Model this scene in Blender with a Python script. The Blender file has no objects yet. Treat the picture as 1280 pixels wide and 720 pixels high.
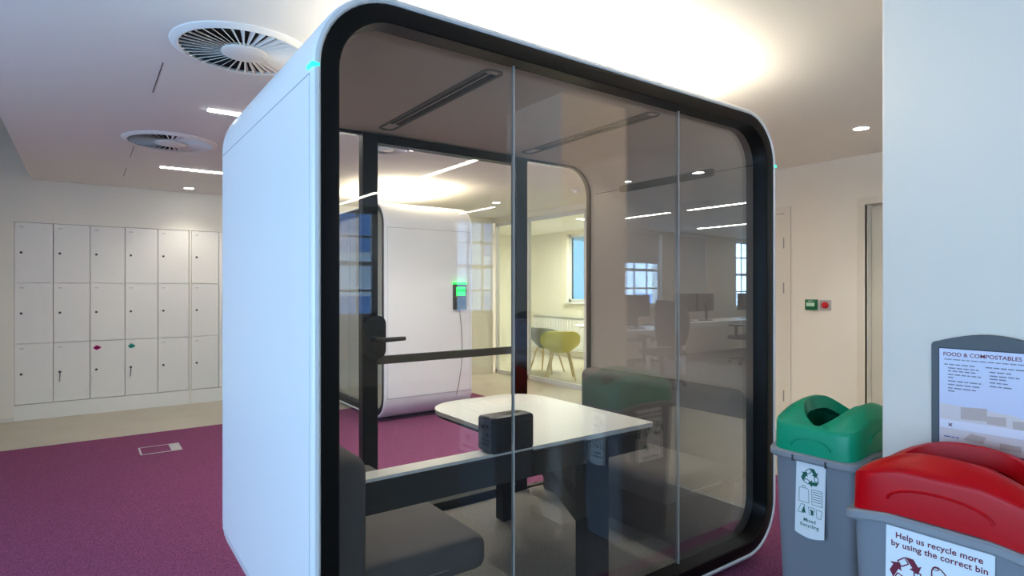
import bpy, bmesh, math, random
from mathutils import Vector, Matrix
random.seed(4)
sc = bpy.context.scene
COL = sc.collection
PI = math.pi
R = math.radians

# ------------------------------------------------------------------ materials
def lin(c):
    return tuple((v/12.92 if v <= .04045 else ((v+.055)/1.055)**2.4) for v in c)
def srgb(r, g, b): return lin((r/255, g/255, b/255))
_m = {}
def mat(name, col, rough=.5, metal=0., spec=.5, bump=None, noise=None, emit=None, estr=0., coat=0.):
    if name in _m: return _m[name]
    m = bpy.data.materials.new(name); m.use_nodes = True
    nt = m.node_tree; b = nt.nodes['Principled BSDF']
    b.inputs['Base Color'].default_value = (*col, 1)
    b.inputs['Roughness'].default_value = rough
    b.inputs['Metallic'].default_value = metal
    b.inputs['Specular IOR Level'].default_value = spec
    if coat: b.inputs['Coat Weight'].default_value = coat; b.inputs['Coat Roughness'].default_value = .1
    if emit:
        b.inputs['Emission Color'].default_value = (*emit, 1); b.inputs['Emission Strength'].default_value = estr
    if noise or bump:
        tc = nt.nodes.new('ShaderNodeTexCoord')
    if noise:   # (scale, amount 0..1)
        n = nt.nodes.new('ShaderNodeTexNoise'); n.inputs['Scale'].default_value = noise[0]; n.inputs['Detail'].default_value = 4
        nt.links.new(tc.outputs['Object'], n.inputs['Vector'])
        r = nt.nodes.new('ShaderNodeMapRange'); r.inputs['From Min'].default_value = .3; r.inputs['From Max'].default_value = .7
        r.inputs['To Min'].default_value = 1-noise[1]; r.inputs['To Max'].default_value = 1+noise[1]
        nt.links.new(n.outputs['Fac'], r.inputs['Value'])
        mx = nt.nodes.new('ShaderNodeVectorMath'); mx.operation = 'SCALE'; mx.inputs[0].default_value = col
        nt.links.new(r.outputs['Result'], mx.inputs['Scale'])
        nt.links.new(mx.outputs['Vector'], b.inputs['Base Color'])
    if bump:    # (scale, strength, distance)
        n2 = nt.nodes.new('ShaderNodeTexNoise'); n2.inputs['Scale'].default_value = bump[0]; n2.inputs['Detail'].default_value = 3
        nt.links.new(tc.outputs['Object'], n2.inputs['Vector'])
        bp = nt.nodes.new('ShaderNodeBump'); bp.inputs['Strength'].default_value = bump[1]; bp.inputs['Distance'].default_value = bump[2]
        nt.links.new(n2.outputs['Fac'], bp.inputs['Height'])
        nt.links.new(bp.outputs['Normal'], b.inputs['Normal'])
    _m[name] = m; return m

def glass(name, tint, r0, amt, power=4.):
    """clear pane: tinted straight-through light plus a mirror reflection rising towards grazing"""
    if name in _m: return _m[name]
    m = bpy.data.materials.new(name); m.use_nodes = True
    nt = m.node_tree; nt.nodes.clear()
    out = nt.nodes.new('ShaderNodeOutputMaterial')
    tr = nt.nodes.new('ShaderNodeBsdfTransparent'); tr.inputs['Color'].default_value = (*tint, 1)
    gl = nt.nodes.new('ShaderNodeBsdfGlossy'); gl.inputs['Roughness'].default_value = 0.0
    gl.inputs['Color'].default_value = (1, 1, 1, 1)
    lw = nt.nodes.new('ShaderNodeLayerWeight'); lw.inputs['Blend'].default_value = .5
    p = nt.nodes.new('ShaderNodeMath'); p.operation = 'POWER'; p.inputs[1].default_value = power
    nt.links.new(lw.outputs['Facing'], p.inputs[0])
    ma = nt.nodes.new('ShaderNodeMath'); ma.operation = 'MULTIPLY_ADD'
    ma.inputs[1].default_value = amt; ma.inputs[2].default_value = r0
    nt.links.new(p.outputs[0], ma.inputs[0])
    mx = nt.nodes.new('ShaderNodeMixShader')
    nt.links.new(ma.outputs[0], mx.inputs['Fac']); nt.links.new(tr.outputs[0], mx.inputs[1]); nt.links.new(gl.outputs[0], mx.inputs[2])
    nt.links.new(mx.outputs[0], out.inputs['Surface'])
    _m[name] = m; return m

WALL = mat('wall_paint', srgb(236, 231, 219), .7, bump=(60, .05, .002))
CEIL = mat('ceiling_paint', srgb(232, 227, 220), .8)
CEILD = mat('upper_ceiling_shade', srgb(92, 88, 85), .9)  # dark grey puts the unlit look of the raised ceiling into its colour
PILLAR = mat('pillar_paint', srgb(240, 229, 215), .6)
VINYL = mat('vinyl_floor', srgb(186, 178, 162), .45, noise=(3, .05))
LOCKER = mat('locker_laminate', srgb(240, 237, 230), .4)
DARKGAP = mat('dark_gap', srgb(40, 38, 36), .8)
PODWHITE = mat('pod_white', srgb(232, 234, 236), .35)
PODBLACK = mat('pod_black_frame', srgb(15, 12, 10), .38, spec=.2)
FELT = mat('pod_grey_felt', srgb(196, 184, 175), .9, bump=(400, .2, .002))
FELTW = mat('pod_light_lining', srgb(200, 196, 184), .9)
PODFLOOR = mat('pod_carpet', srgb(150, 147, 141), .95, noise=(160, .25), bump=(300, .5, .003))
SOFA = mat('sofa_fabric', srgb(98, 94, 93), .9, bump=(500, .2, .001), noise=(6, .06))
BLACK = mat('black_plastic', srgb(16, 16, 17), .4)
BLACKM = mat('black_metal', srgb(12, 11, 11), .4, spec=.2)
DGREY = mat('dark_grey_plastic', srgb(62, 64, 68), .5)
WHITE = mat('white_laminate', srgb(235, 235, 228), .35)
EDGE = mat('glass_edge', srgb(190, 190, 186), .3)
STEEL = mat('brushed_steel', srgb(150, 150, 150), .35, metal=.8)
LED = mat('led_white', (1, 1, 1), .5, emit=(1, .985, .87), estr=18)
DOWN = mat('downlight_glow', (1, 1, 1), .5, emit=(1, .96, .9), estr=14)
GREENLED = mat('green_led', srgb(60, 240, 200), .5, emit=srgb(40, 255, 190), estr=.8)
GSCREEN = mat('green_screen', srgb(20, 200, 60), .4, emit=srgb(0, 255, 70), estr=1.3)
BINGREY = mat('bin_body_grey', srgb(134, 137, 146), .45, bump=(250, .08, .001))
RIMGREY = mat('bin_rim_grey', srgb(148, 150, 156), .45)
GREEN = mat('bin_green_lid', srgb(10, 160, 118), .33, spec=.3, bump=(250, .06, .001))
RED = mat('bin_red_lid', srgb(200, 0, 16), .34, spec=.25, bump=(250, .06, .001))
STICK = mat('sticker_white', srgb(245, 247, 250), .4)
INKG = mat('green_ink', srgb(10, 95, 75), .5)
INKR = mat('maroon_ink', srgb(120, 10, 50), .5)
INKGREY = mat('grey_ink', srgb(120, 122, 140), .5)
YELLOW = mat('yellow_shell', srgb(208, 196, 84), .5)
CHGREY = mat('grey_shell', srgb(128, 130, 122), .5)
WOOD = mat('pale_wood', srgb(214, 186, 140), .5, noise=(12, .1))
BLIND = mat('blind_fabric', srgb(196, 194, 194), .9)
FRAMEW = mat('window_white', srgb(226, 226, 228), .4)
MESHG = mat('chair_mesh', srgb(70, 70, 76), .8)
PINK = mat('pink_tag', srgb(240, 60, 150), .5)
TEAL = mat('teal_tag', srgb(30, 170, 150), .5)
REDB = mat('red_button', srgb(200, 20, 30), .4)
GREENB = mat('green_box', srgb(0, 110, 70), .4)
SILVER = mat('silver_plate', srgb(190, 188, 188), .35, metal=.3)
BUILD = mat('far_brick', srgb(205, 205, 208), .8, noise=(1, .1))
FARGLASS = mat('far_window', srgb(110, 140, 185), .3)
GF = glass('pod_front_glass', (.97, .97, .965), .024, 2.4, 3.0)
GR = glass('pod_rear_glass', (.985, .985, .975), .012, .9, 4.0)
GP = glass('partition_glass', (.95, 1.0, .95), .015, .9, 4.0)
GW = glass('window_glass', (1, 1, 1), .02, .9, 4.0)
GFILM = glass('film_glass', (.36, .40, .41), .02, .9, 4.0)

def carpet_mat():
    m = bpy.data.materials.new('purple_carpet'); m.use_nodes = True
    nt = m.node_tree; b = nt.nodes['Principled BSDF']; b.inputs['Roughness'].default_value = .95
    b.inputs['Specular IOR Level'].default_value = .15
    tc = nt.nodes.new('ShaderNodeTexCoord')
    n = nt.nodes.new('ShaderNodeTexNoise'); n.inputs['Scale'].default_value = 130; n.inputs['Detail'].default_value = 5
    n.inputs['Roughness'].default_value = .8
    nt.links.new(tc.outputs['Object'], n.inputs['Vector'])
    cr = nt.nodes.new('ShaderNodeValToRGB')
    cr.color_ramp.elements[0].position = .36; cr.color_ramp.elements[0].color = (*srgb(84, 40, 70), 1)
    cr.color_ramp.elements[1].position = .66; cr.color_ramp.elements[1].color = (*srgb(160, 88, 130), 1)
    nt.links.new(n.outputs['Fac'], cr.inputs['Fac']); nt.links.new(cr.outputs['Color'], b.inputs['Base Color'])
    bp = nt.nodes.new('ShaderNodeBump'); bp.inputs['Strength'].default_value = .5; bp.inputs['Distance'].default_value = .004
    nt.links.new(n.outputs['Fac'], bp.inputs['Height']); nt.links.new(bp.outputs['Normal'], b.inputs['Normal'])
    return m
CARPET = carpet_mat()

# ------------------------------------------------------------------ mesh helpers
def rbox(bm, x0, x1, y0, y1, z0, z1, r=0., seg=2, M=None):
    g = bmesh.ops.create_cube(bm, size=1.0)
    vs = g['verts']
    for v in vs:
        v.co = Vector(((x0+x1)/2+v.co.x*(x1-x0), (y0+y1)/2+v.co.y*(y1-y0), (z0+z1)/2+v.co.z*(z1-z0)))
    if r > 0:
        es = list({e for v in vs for e in v.link_edges})
        res = bmesh.ops.bevel(bm, geom=es, offset=r, segments=seg, profile=.5, affect='EDGES')
        vs = list({v for f in res['faces'] for v in f.verts} | {v for v in vs if v.is_valid})
    if M is not None: bmesh.ops.transform(bm, matrix=M, verts=[v for v in vs if v.is_valid])
    return vs
def loft(bm, loops, close=False, cap0=False, cap1=False):
    L = [[bm.verts.new(p) for p in lp] for lp in loops]
    n = len(L[0]); k = len(L)
    for i in range(k if close else k-1):
        a, b = L[i], L[(i+1) % k]
        for j in range(n):
            bm.faces.new((a[j], a[(j+1) % n], b[(j+1) % n], b[j]))
    if cap0: bm.faces.new(list(reversed(L[0])))
    if cap1: bm.faces.new(L[-1])
    return L
def rr(x0, x1, z0, z1, r, n=9):
    pts = []
    for cx, cz, a0 in ((x1-r, z1-r, 0), (x0+r, z1-r, 90), (x0+r, z0+r, 180), (x1-r, z0+r, 270)):
        for i in range(n+1):
            a = R(a0+90*i/n); pts.append((cx+r*math.cos(a), cz+r*math.sin(a)))
    return pts
def tube(bm, pts, rad, n=8, caps=True):
    pts = [Vector(p) for p in pts]; loops = []
    for i, p in enumerate(pts):
        t = (pts[min(i+1, len(pts)-1)]-pts[max(i-1, 0)]).normalized()
        up = Vector((0, 0, 1)) if abs(t.z) < .95 else Vector((1, 0, 0))
        a = t.cross(up).normalized(); b = t.cross(a).normalized()
        r = rad[i] if isinstance(rad, (list, tuple)) else rad
        loops.append([p+a*r*math.cos(2*PI*k/n)+b*r*math.sin(2*PI*k/n) for k in range(n)])
    loft(bm, loops, cap0=caps, cap1=caps)
def lathe(bm, prof, cx, cy, n=32, cap0=True, cap1=True):
    loft(bm, [[(cx+r*math.cos(2*PI*k/n), cy+r*math.sin(2*PI*k/n), z) for k in range(n)] for r, z in prof], cap0=cap0, cap1=cap1)
def prism(bm, pts, a0, a1, axis):
    """extrude a closed 2-D outline along an axis: 'x' pts=(y,z); 'y' pts=(x,z); 'z' pts=(x,y)"""
    f = {'x': lambda p, a: (a, p[0], p[1]), 'y': lambda p, a: (p[0], a, p[1]), 'z': lambda p, a: (p[0], p[1], a)}[axis]
    loft(bm, [[f(p, a0) for p in pts], [f(p, a1) for p in pts]], cap0=True, cap1=True)

def obj(name, bm, m, parent=None, smooth=True, loc=None):
    bmesh.ops.recalc_face_normals(bm, faces=bm.faces)
    me = bpy.data.meshes.new(name); bm.to_mesh(me); bm.free()
    me.materials.append(m)
    if smooth:
        for p in me.polygons: p.use_smooth = True
        me.set_sharp_from_angle(angle=R(32))
    o = bpy.data.objects.new(name, me); COL.objects.link(o)
    if parent is not None: o.parent = parent
    if loc: o.location = loc
    return o
def box(name, m, x0, x1, y0, y1, z0, z1, parent=None, r=0., seg=2):
    bm = bmesh.new(); rbox(bm, x0, x1, y0, y1, z0, z1, r, seg)
    return obj(name, bm, m, parent)
def tag(o, label, cat, group=None, kind=None):
    o['label'] = label; o['category'] = cat
    if group: o['group'] = group
    if kind: o['kind'] = kind
    return o
def thing(name, label, cat, loc=(0, 0, 0), rz=0, group=None):
    o = bpy.data.objects.new(name, None); COL.objects.link(o)
    o.empty_display_size = .1
    o.location = loc; o.rotation_euler = (0, 0, rz)
    return tag(o, label, cat, group)
def struct(o, label=None, cat=None):
    o['kind'] = 'structure'
    if label: o['label'] = label
    if cat: o['category'] = cat
    return o
def dup(o, parent=None):
    c = o.copy(); COL.objects.link(c)
    if parent is not None: c.parent = parent
    for ch in list(o.children): dup(ch, c)
    return c
def text_mesh(name, s, size, m, parent, M, align='LEFT', bold=0., width=1.0):
    cu = bpy.data.curves.new('t', 'FONT'); cu.body = s; cu.size = size; cu.align_x = align
    cu.extrude = .0003; cu.offset = bold; cu.space_character = width
    t = bpy.data.objects.new('t', cu); COL.objects.link(t)
    dg = bpy.context.evaluated_depsgraph_get()
    me = bpy.data.meshes.new_from_object(t.evaluated_get(dg))
    bpy.data.objects.remove(t); bpy.data.curves.remove(cu)
    me.transform(M); me.materials.clear(); me.materials.append(m)
    o = bpy.data.objects.new(name, me); COL.objects.link(o); o.parent = parent
    return o

# ------------------------------------------------------------------ camera
CAM = Vector((-.534, -1.652, 1.36))
cd = bpy.data.cameras.new('camera'); cam = bpy.data.objects.new('camera', cd); COL.objects.link(cam)
cam.location = CAM; cam.rotation_euler = (R(90), 0, -R(36)); cd.sensor_width = 36; cd.lens = 735/1280*36
cd.clip_start = .02; sc.camera = cam

# ------------------------------------------------------------------ room shell
H = 2.48; HH = 3.15; VB = 6.17; VF = -5.9; UR = 4.77; UL = -3.6; UE = 13.0
struct(box('floor', VINYL, UL-.2, UE+.2, VF-.2, 8.7, -.12, 0), 'beige vinyl floor', 'floor')
bm = bmesh.new(); rbox(bm, UL, 3.52, -.22, 4.78, 0, .006)
struct(obj('floor_carpet', bm, CARPET), 'purple fitted carpet', 'carpet')
GREYC = mat('office_carpet', srgb(128, 127, 128), .95, noise=(90, .2))
bm = bmesh.new(); rbox(bm, UL, 2.74, VF, -.222, 0, .005); rbox(bm, 5.0, UE, VF, -1.5, 0, .005); rbox(bm, 2.74, 5.0, VF, -3.0, 0, .005)
struct(obj('floor_office', bm, GREYC), 'grey office carpet', 'carpet')
struct(box('trim_6', mat('trim_metal', srgb(190, 190, 190), .4, metal=.4), 2.741, 2.775, -2.99, -.222, 0, .007))
struct(box('ceiling', CEIL, -.98, UE+.2, VF-.2, 8.7, H, HH+.1))
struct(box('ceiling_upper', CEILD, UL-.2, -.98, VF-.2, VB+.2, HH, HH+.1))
struct(box('trim_1', DARKGAP, UL, -.99, 5.98, 6.0, HH-.02, HH))

LU0, LU1, LW = -1.116, .456, .3144
B0, B1 = .482, .482+2*.292
LT = 2.036
def wall_boxes(name, m, lst, **k):
    bm = bmesh.new()
    for b in lst: rbox(bm, *b)
    return struct(obj(name, bm, m, **k))
wall_boxes('wall_back', WALL, [(UL-.2, LU0, VB, VB+.5, 0, HH), (LU0, B1, VB, VB+.5, LT, HH), (B1, UR, VB, VB+.5, 0, HH),
                               (LU0, B1, VB+.48, VB+.5, 0, LT)])
# right wall with two doors and the glazed meeting room front
D1a, D1b = 1.30, 2.20         # door_1 clear opening (v)
D2a, D2b = -.42, .60          # door_2
P0, P1 = 3.55, 6.17           # partition
DH = 2.06
wall_boxes('wall_right', WALL, [(UR, UR+.18, -1.5, D2a, 0, HH), (UR, UR+.18, D2b, D1a, 0, HH), (UR, UR+.18, D1b, P0, 0, HH),
                                (UR, UR+.18, D2a, D2b, DH, HH), (UR, UR+.18, D1a, D1b, DH, HH), (UR, UR+.18, P0, P1, 2.4, HH)])
wall_boxes('wall_office', WALL, [(UR+.18, UE, -1.5, -1.32, 0, HH)])
wall_boxes('wall_end', WALL, [(UE, UE+.2, VF, -1.3, 0, HH)])
MR = [(UR, 7.38, 8.5, 8.68, 0, HH), (UR+.0, UR+.18, 6.67, 8.5, 0, HH), (UR+.18, 7.2, 3.3, 3.45, 0, HH),
      (7.2, 7.38, 7.15, 8.5, 0, HH), (7.2, 7.38, 3.3, 5.6, 0, HH), (7.2, 7.38, 5.6, 7.15, 0, 1.08), (7.2, 7.38, 5.6, 7.15, 2.42, HH)]
wall_boxes('wall_meeting_room', WALL, MR)
# column beside the bins
struct(box('column', PILLAR, 1.67, 2.21, -1.31, -.77, 0, H, r=.004, seg=1), 'square white column behind the bins', 'column')

def door(name, v0, v1, recess, hinges):
    bm = bmesh.new()
    w = .06
    rbox(bm, UR-.012, UR+.03, v0-w, v0, 0, DH+w); rbox(bm, UR-.012, UR+.03, v1, v1+w, 0, DH+w); rbox(bm, UR-.012, UR+.03, v0, v1, DH, DH+w)
    fr = struct(obj(name, bm, mat('door_paint', srgb(226, 220, 206), .5)))
    lf = box('door_leaf', mat('door_paint', srgb(226, 220, 206), .5), UR+recess, UR+recess+.04, v0+.004, v1-.004, .008, DH-.004, fr)
    for z in hinges: box('hinge', STEEL, UR-.014+recess*.3, UR+recess, v0+.001, v0+.013, z-.05, z+.05, fr)
    return fr
door('door_1', D1a, D1b, .012, (1.36, 1.78, .35))
door('door_2', D2a, D2b, .11, ())
# skirting on right wall
struct(box('baseboard_right', mat('skirting', srgb(222, 218, 208), .5), UR-.012, UR, D2b+.07, D1a-.07, 0, .09))
struct(box('baseboard_back', mat('skirting', srgb(222, 218, 208), .5), UL, LU0, VB-.012, VB, 0, .04))
# hairline ceiling joints
for k, (a, b) in enumerate(((1.73, 2.28), (3.85, 4.35), (4.9, 5.4))):
    struct(box('trim_%d' % (k+2), DARKGAP, -.222, -.218, a, b, H-.0015, H))

# glazed partition
def partition():
    bm = bmesh.new(); f = .045
    vs = (P0, 4.07, 5.32, P1)
    for a in vs: rbox(bm, UR+.05, UR+.10, a-(f/2 if a not in (P0, P1) else (0 if a == P0 else f)), a+(f/2 if a not in (P0, P1) else (f if a == P0 else 0)), 0, 2.4)
    rbox(bm, UR+.05, UR+.10, P0, P1, 0, .06); rbox(bm, UR+.05, UR+.10, P0, P1, 2.35, 2.4)
    o = struct(obj('window_1', bm, FRAMEW))
    bm = bmesh.new(); rbox(bm, UR+.07, UR+.08, P0+.03, P1-.03, .05, 2.36)
    obj('window_glass', bm, GP, o)
partition()

# windows ------------------------------------------------------------
WN = [1]
def win(axis, pos, a0, a1, z0, z1, nx, nz, rail=.03, thick=.18, outward=1, film=None):
    WN[0] += 1
    bm = bmesh.new()
    def b(p0, p1, zz0, zz1, d0=.06, d1=.11):
        q0, q1 = sorted((pos+outward*d0, pos+outward*d1))
        if axis == 'v': rbox(bm, p0, p1, q0, q1, zz0, zz1)
        else: rbox(bm, q0, q1, p0, p1, zz0, zz1)
    b(a0, a0+.06, z0, z1); b(a1-.06, a1, z0, z1); b(a0, a1, z0, z0+.06); b(a0, a1, z1-.06, z1)
    for i in range(1, nx): x = a0+(a1-a0)*i/nx; b(x-rail/2, x+rail/2, z0, z1, .07, .10)
    for i in range(1, nz):
        z = z0+(z1-z0)*i/nz; t = rail if i != nz//2 else rail*1.8
        b(a0, a1, z-t/2, z+t/2, .07, .10)
    o = struct(obj('window_%d' % WN[0], bm, FRAMEW))
    bm = bmesh.new(); 
    q0, q1 = sorted((pos+outward*.083, pos+outward*.089))
    if axis == 'v': rbox(bm, a0+.05, a1-.05, q0, q1, z0+.05, z1-.05)
    else: rbox(bm, q0, q1, a0+.05, a1-.05, z0+.05, z1-.05)
    obj('window_pane', bm, film or GW, o)
    # sill
    bm = bmesh.new(); q0, q1 = sorted((pos-outward*.06, pos+outward*.06))
    if axis == 'v': rbox(bm, a0-.03, a1+.03, q0, q1, z0-.03, z0, .004, 1)
    else: rbox(bm, q0, q1, a0-.03, a1+.03, z0-.03, z0, .004, 1)
    obj('window_sill', bm, FRAMEW, o)
    # sampling portal in the opening
    ld = bpy.data.lights.new('daylight_portal', 'AREA'); ld.shape = 'RECTANGLE'; ld.size = a1-a0; ld.size_y = z1-z0
    ld.cycles.is_portal = True
    lo = bpy.data.objects.new('daylight_portal', ld); COL.objects.link(lo)
    c = (a0+a1)/2; zc = (z0+z1)/2; q = pos+outward*.15
    if axis == 'v': lo.location = (c, q, zc); lo.rotation_euler = (R(90) if outward < 0 else R(-90), 0, 0)
    else: lo.location = (q, c, zc); lo.rotation_euler = (R(90), 0, R(-90) if outward < 0 else R(90))
    return o
FW = [(1.7, 2.75, .95, 2.44), (4.0, 4.8, .95, 2.44), (7.3, 8.72, 1.0, 2.42), (9.15, 10.15, 1.0, 2.42), (11.25, 12.5, .9, 2.42)]
def wall_with_holes(name, axis, pos, th, a0, a1, holes, m=WALL, top=HH):
    bm = bmesh.new(); q0, q1 = sorted((pos, pos+th)); x = a0
    def b(p0, p1, z0, z1):
        if p1-p0 < 1e-4: return
        if axis == 'v': rbox(bm, p0, p1, q0, q1, z0, z1)
        else: rbox(bm, q0, q1, p0, p1, z0, z1)
    for (h0, h1, z0, z1) in holes:
        b(x, h0, 0, top); b(h0, h1, 0, z0); b(h0, h1, z1, top); x = h1
    b(x, a1, 0, top)
    return struct(obj(name, bm, m))
wall_with_holes('wall_front', 'v', VF, -.25, UL-.2, UE+.2, FW, m=mat('office_wall', srgb(214, 204, 188), .7))
for i, h in enumerate(FW): win('v', VF, *h, (4, 3, 4, 4, 4)[i], 4, outward=-1)
LWIN = [(-5.2, -4.0, .6, 2.3), (-3.5, -1.9, .25, 2.3), (-1.6, .1, .25, 2.3), (.35, 2.05, .25, 2.3)]
wall_with_holes('wall_left', 'u', UL, -.25, VF, VB, LWIN)
for h in LWIN: win('u', UL, *h, 2, 2, outward=-1)
win('u', 7.2, 5.6, 7.15, 1.08, 2.42, 2, 1, outward=1, film=GFILM)
# blinds
def blind(a0, a1, z0, z1, label):
    t = thing('roller_blind', label, 'blind', (0, 0, 0))
    bm = bmesh.new(); rbox(bm, a0, a1, VF+.012, VF+.015, z0, z1); obj('fabric', bm, BLIND, t)
    bm = bmesh.new(); tube(bm, [(a0, VF+.03, z1), (a1, VF+.03, z1)], .025, 10); obj('roller', bm, FRAMEW, t)
    bm = bmesh.new(); rbox(bm, a0, a1, VF+.006, VF+.022, z0-.02, z0, .004, 1); obj('bottom_bar', bm, FRAMEW, t)
blind(7.28, 8.6, 1.85, H-.035, 'grey roller blind half lowered over the window behind the near desk')
blind(9.1, 10.12, .98, H-.035, 'grey roller blind fully lowered over the window behind the paired screens')

# building outside
t = thing('building', 'pale building across the street seen through the office windows', 'building', (0, -16, 0))
box('facade', BUILD, -12, 24, -1, 0, -6, 6.5, t)
wb = None
for i in range(12):
    for j in range(3):
        if wb is None: wb = box('window', FARGLASS, -.6, .6, -.02, .03, -.9, .9, t); w = wb
        else: w = wb.copy(); COL.objects.link(w)
        w.location = (-10+i*2.7, .0, -3+j*3.2)

# ------------------------------------------------------------------ lockers
def locker(x0, w, label, name_tag=None, key=False, grp='white lockers in the wall'):
    t = thing('locker_column', label, 'locker', (x0, VB, .163), 0, grp)
    box('carcass', LOCKER, .001, w-.001, .022, .45, 0, LT-.165, t)
    hh = (LT-.163)/3
    for k in range(3):
        z0 = k*hh
        d = box('door', LOCKER, .003, w-.003, 0, .019, z0+.003, z0+hh-.004, t, r=.001, seg=1)
        bm = bmesh.new()
        tube(bm, [(.055, .002, z0+hh*.5), (.055, -.008, z0+hh*.5)], .012, 12); obj('lock', bm, DGREY, d)
        box('number_plate', mat('plate', srgb(200, 196, 190), .4), .04, .075, -.0012, .001, z0+hh-.055, z0+hh-.045, d)
        if k == 0 and name_tag:
            bm = bmesh.new(); tube(bm, [(.06, .001, z0+hh-.075), (.06, -.003, z0+hh-.075)], .028, 5); rbox(bm, .03, .095, -.003, .001, z0+hh-.085, z0+hh-.065)
            obj('name_sticker', bm, name_tag, d)
        if k == 0 and key:
            bm = bmesh.new(); rbox(bm, .050, .060, -.012, -.006, z0+hh*.5-.05, z0+hh*.5-.008); tube(bm, [(.055, -.012, z0+hh*.5-.02), (.05, -.014, z0+hh*.5-.10)], .004, 6); obj('key', bm, STEEL, d)
    return t
lab = ['white three-door locker column at the left end, beside the bare wall',
       'white three-door locker column with a key in its bottom lock and no coloured tag',
       'white three-door locker column with a pink tag on its bottom door',
       'white three-door locker column with a teal tag and hanging key on its bottom door',
       'white three-door locker column just right of the one with the teal tag',
       'white three-door locker column right of the wall filler strip, beside the pod',
       'white three-door locker column mostly hidden behind the white side of the large pod']
for i in range(5): locker(LU0+i*LW, LW, lab[i], {2: PINK, 3: TEAL}.get(i), i in (1, 3))
for i in range(2): locker(B0+i*.292, .292, lab[5+i])
tag(box('locker_plinth', LOCKER, LU0, LU1, VB-.004, VB+.45, 0, .16), 'long white plinth under the five lockers on the left', 'plinth', 'locker plinths')
tag(box('locker_plinth', LOCKER, B0, B1, VB-.002, VB+.45, 0, .16), 'short white plinth under the lockers beside the pod', 'plinth', 'locker plinths')
struct(box('trim_5', WALL, LU1+.001, B0-.001, VB-.004, VB+.45, 0, LT-.002))

# floor socket box
t = thing('floor_box', 'flush floor socket box with pale metal frame in the purple carpet', 'floor box', (-.02, 4.09, .006))
bm = bmesh.new()
rbox(bm, -.15, .15, -.13, -.118, 0, .003); rbox(bm, -.15, .15, .118, .13, 0, .003); rbox(bm, -.15, -.138, -.118, .118, 0, .003); rbox(bm, .138, .15, -.118, .118, 0, .003)
obj('frame', bm, SILVER, t)
box('lid', CARPET, -.137, .07, -.117, .117, 0, .002, t)
box('cable_flap', SILVER, .071, .137, -.117, .117, 0, .003, t)

# ------------------------------------------------------------------ ceiling fittings
def diffuser(x, y, r, label, proto=[None]):
    if proto[0] is None:
        t = thing('ceiling_diffuser', label, 'air vent', (x, y, H), 0, 'round ceiling diffusers')
        bm = bmesh.new(); n = 64; r0 = .31
        prof = [(.272, -.002), (.272, -.015), (.278, -.018), (.288, -.016), (.308, -.004), (.31, 0.0), (.29, 0.0)]
        loft(bm, [[(a*math.cos(2*PI*k/n), a*math.sin(2*PI*k/n), z) for k in range(n)] for a, z in prof], close=True)
        obj('frame', bm, mat('diffuser_white', srgb(228, 226, 222), .5), t)
        bm = bmesh.new(); lathe(bm, [(.275, -.003), (.275, -.001)], 0, 0, 48); obj('backing', bm, mat('duct_black', (.004, .004, .004), 1), t)
        bm = bmesh.new(); nb = 40
        for k in range(nb):
            a = 2*PI*k/nb; M = Matrix.Rotation(a, 4, 'Z') @ Matrix.Rotation(R(-40), 4, 'X')
            for pts in [((.095, -.0045), (.272, -.0115), (.272, .0115), (.095, .0045))]:
                lo = [(px, py, -.0008) for px, py in pts]; hi = [(px, py, .0008) for px, py in pts]
                loft(bm, [[Matrix.Translation((0, 0, -.011)) @ M @ Vector(p) for p in q] for q in (lo, hi)], cap0=True, cap1=True)
        obj('vanes', bm, mat('diffuser_white', srgb(228, 226, 222), .5), t)
        bm = bmesh.new(); lathe(bm, [(.098, -.004), (.1, -.02), (.09, -.024), (.03, -.026)], 0, 0, 40); obj('hub', bm, mat('diffuser_white', srgb(228, 226, 222), .5), t)
        proto[0] = t
    else:
        t = dup(proto[0]); t.location = (x, y, H); t['label'] = label
    t.scale = (r/.31,)*2+(1,)
    t.rotation_euler.z = random.random()
    return t
diffuser(.075, 1.33, .31, 'large round swirl diffuser in the ceiling just left of the large pod')
diffuser(.0, 3.52, .32, 'round swirl diffuser in the ceiling halfway to the lockers')
diffuser(1.40, 2.72, .2, 'round diffuser in the ceiling behind the large pod, cut by its door head')
diffuser(2.6, -3.45, .31, 'round swirl diffuser in the office ceiling, mirrored beside a lit strip in the pod glass')
diffuser(5.9, -3.0, .22, 'small round diffuser in the office ceiling, mirrored at the right of the pod glass')

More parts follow.
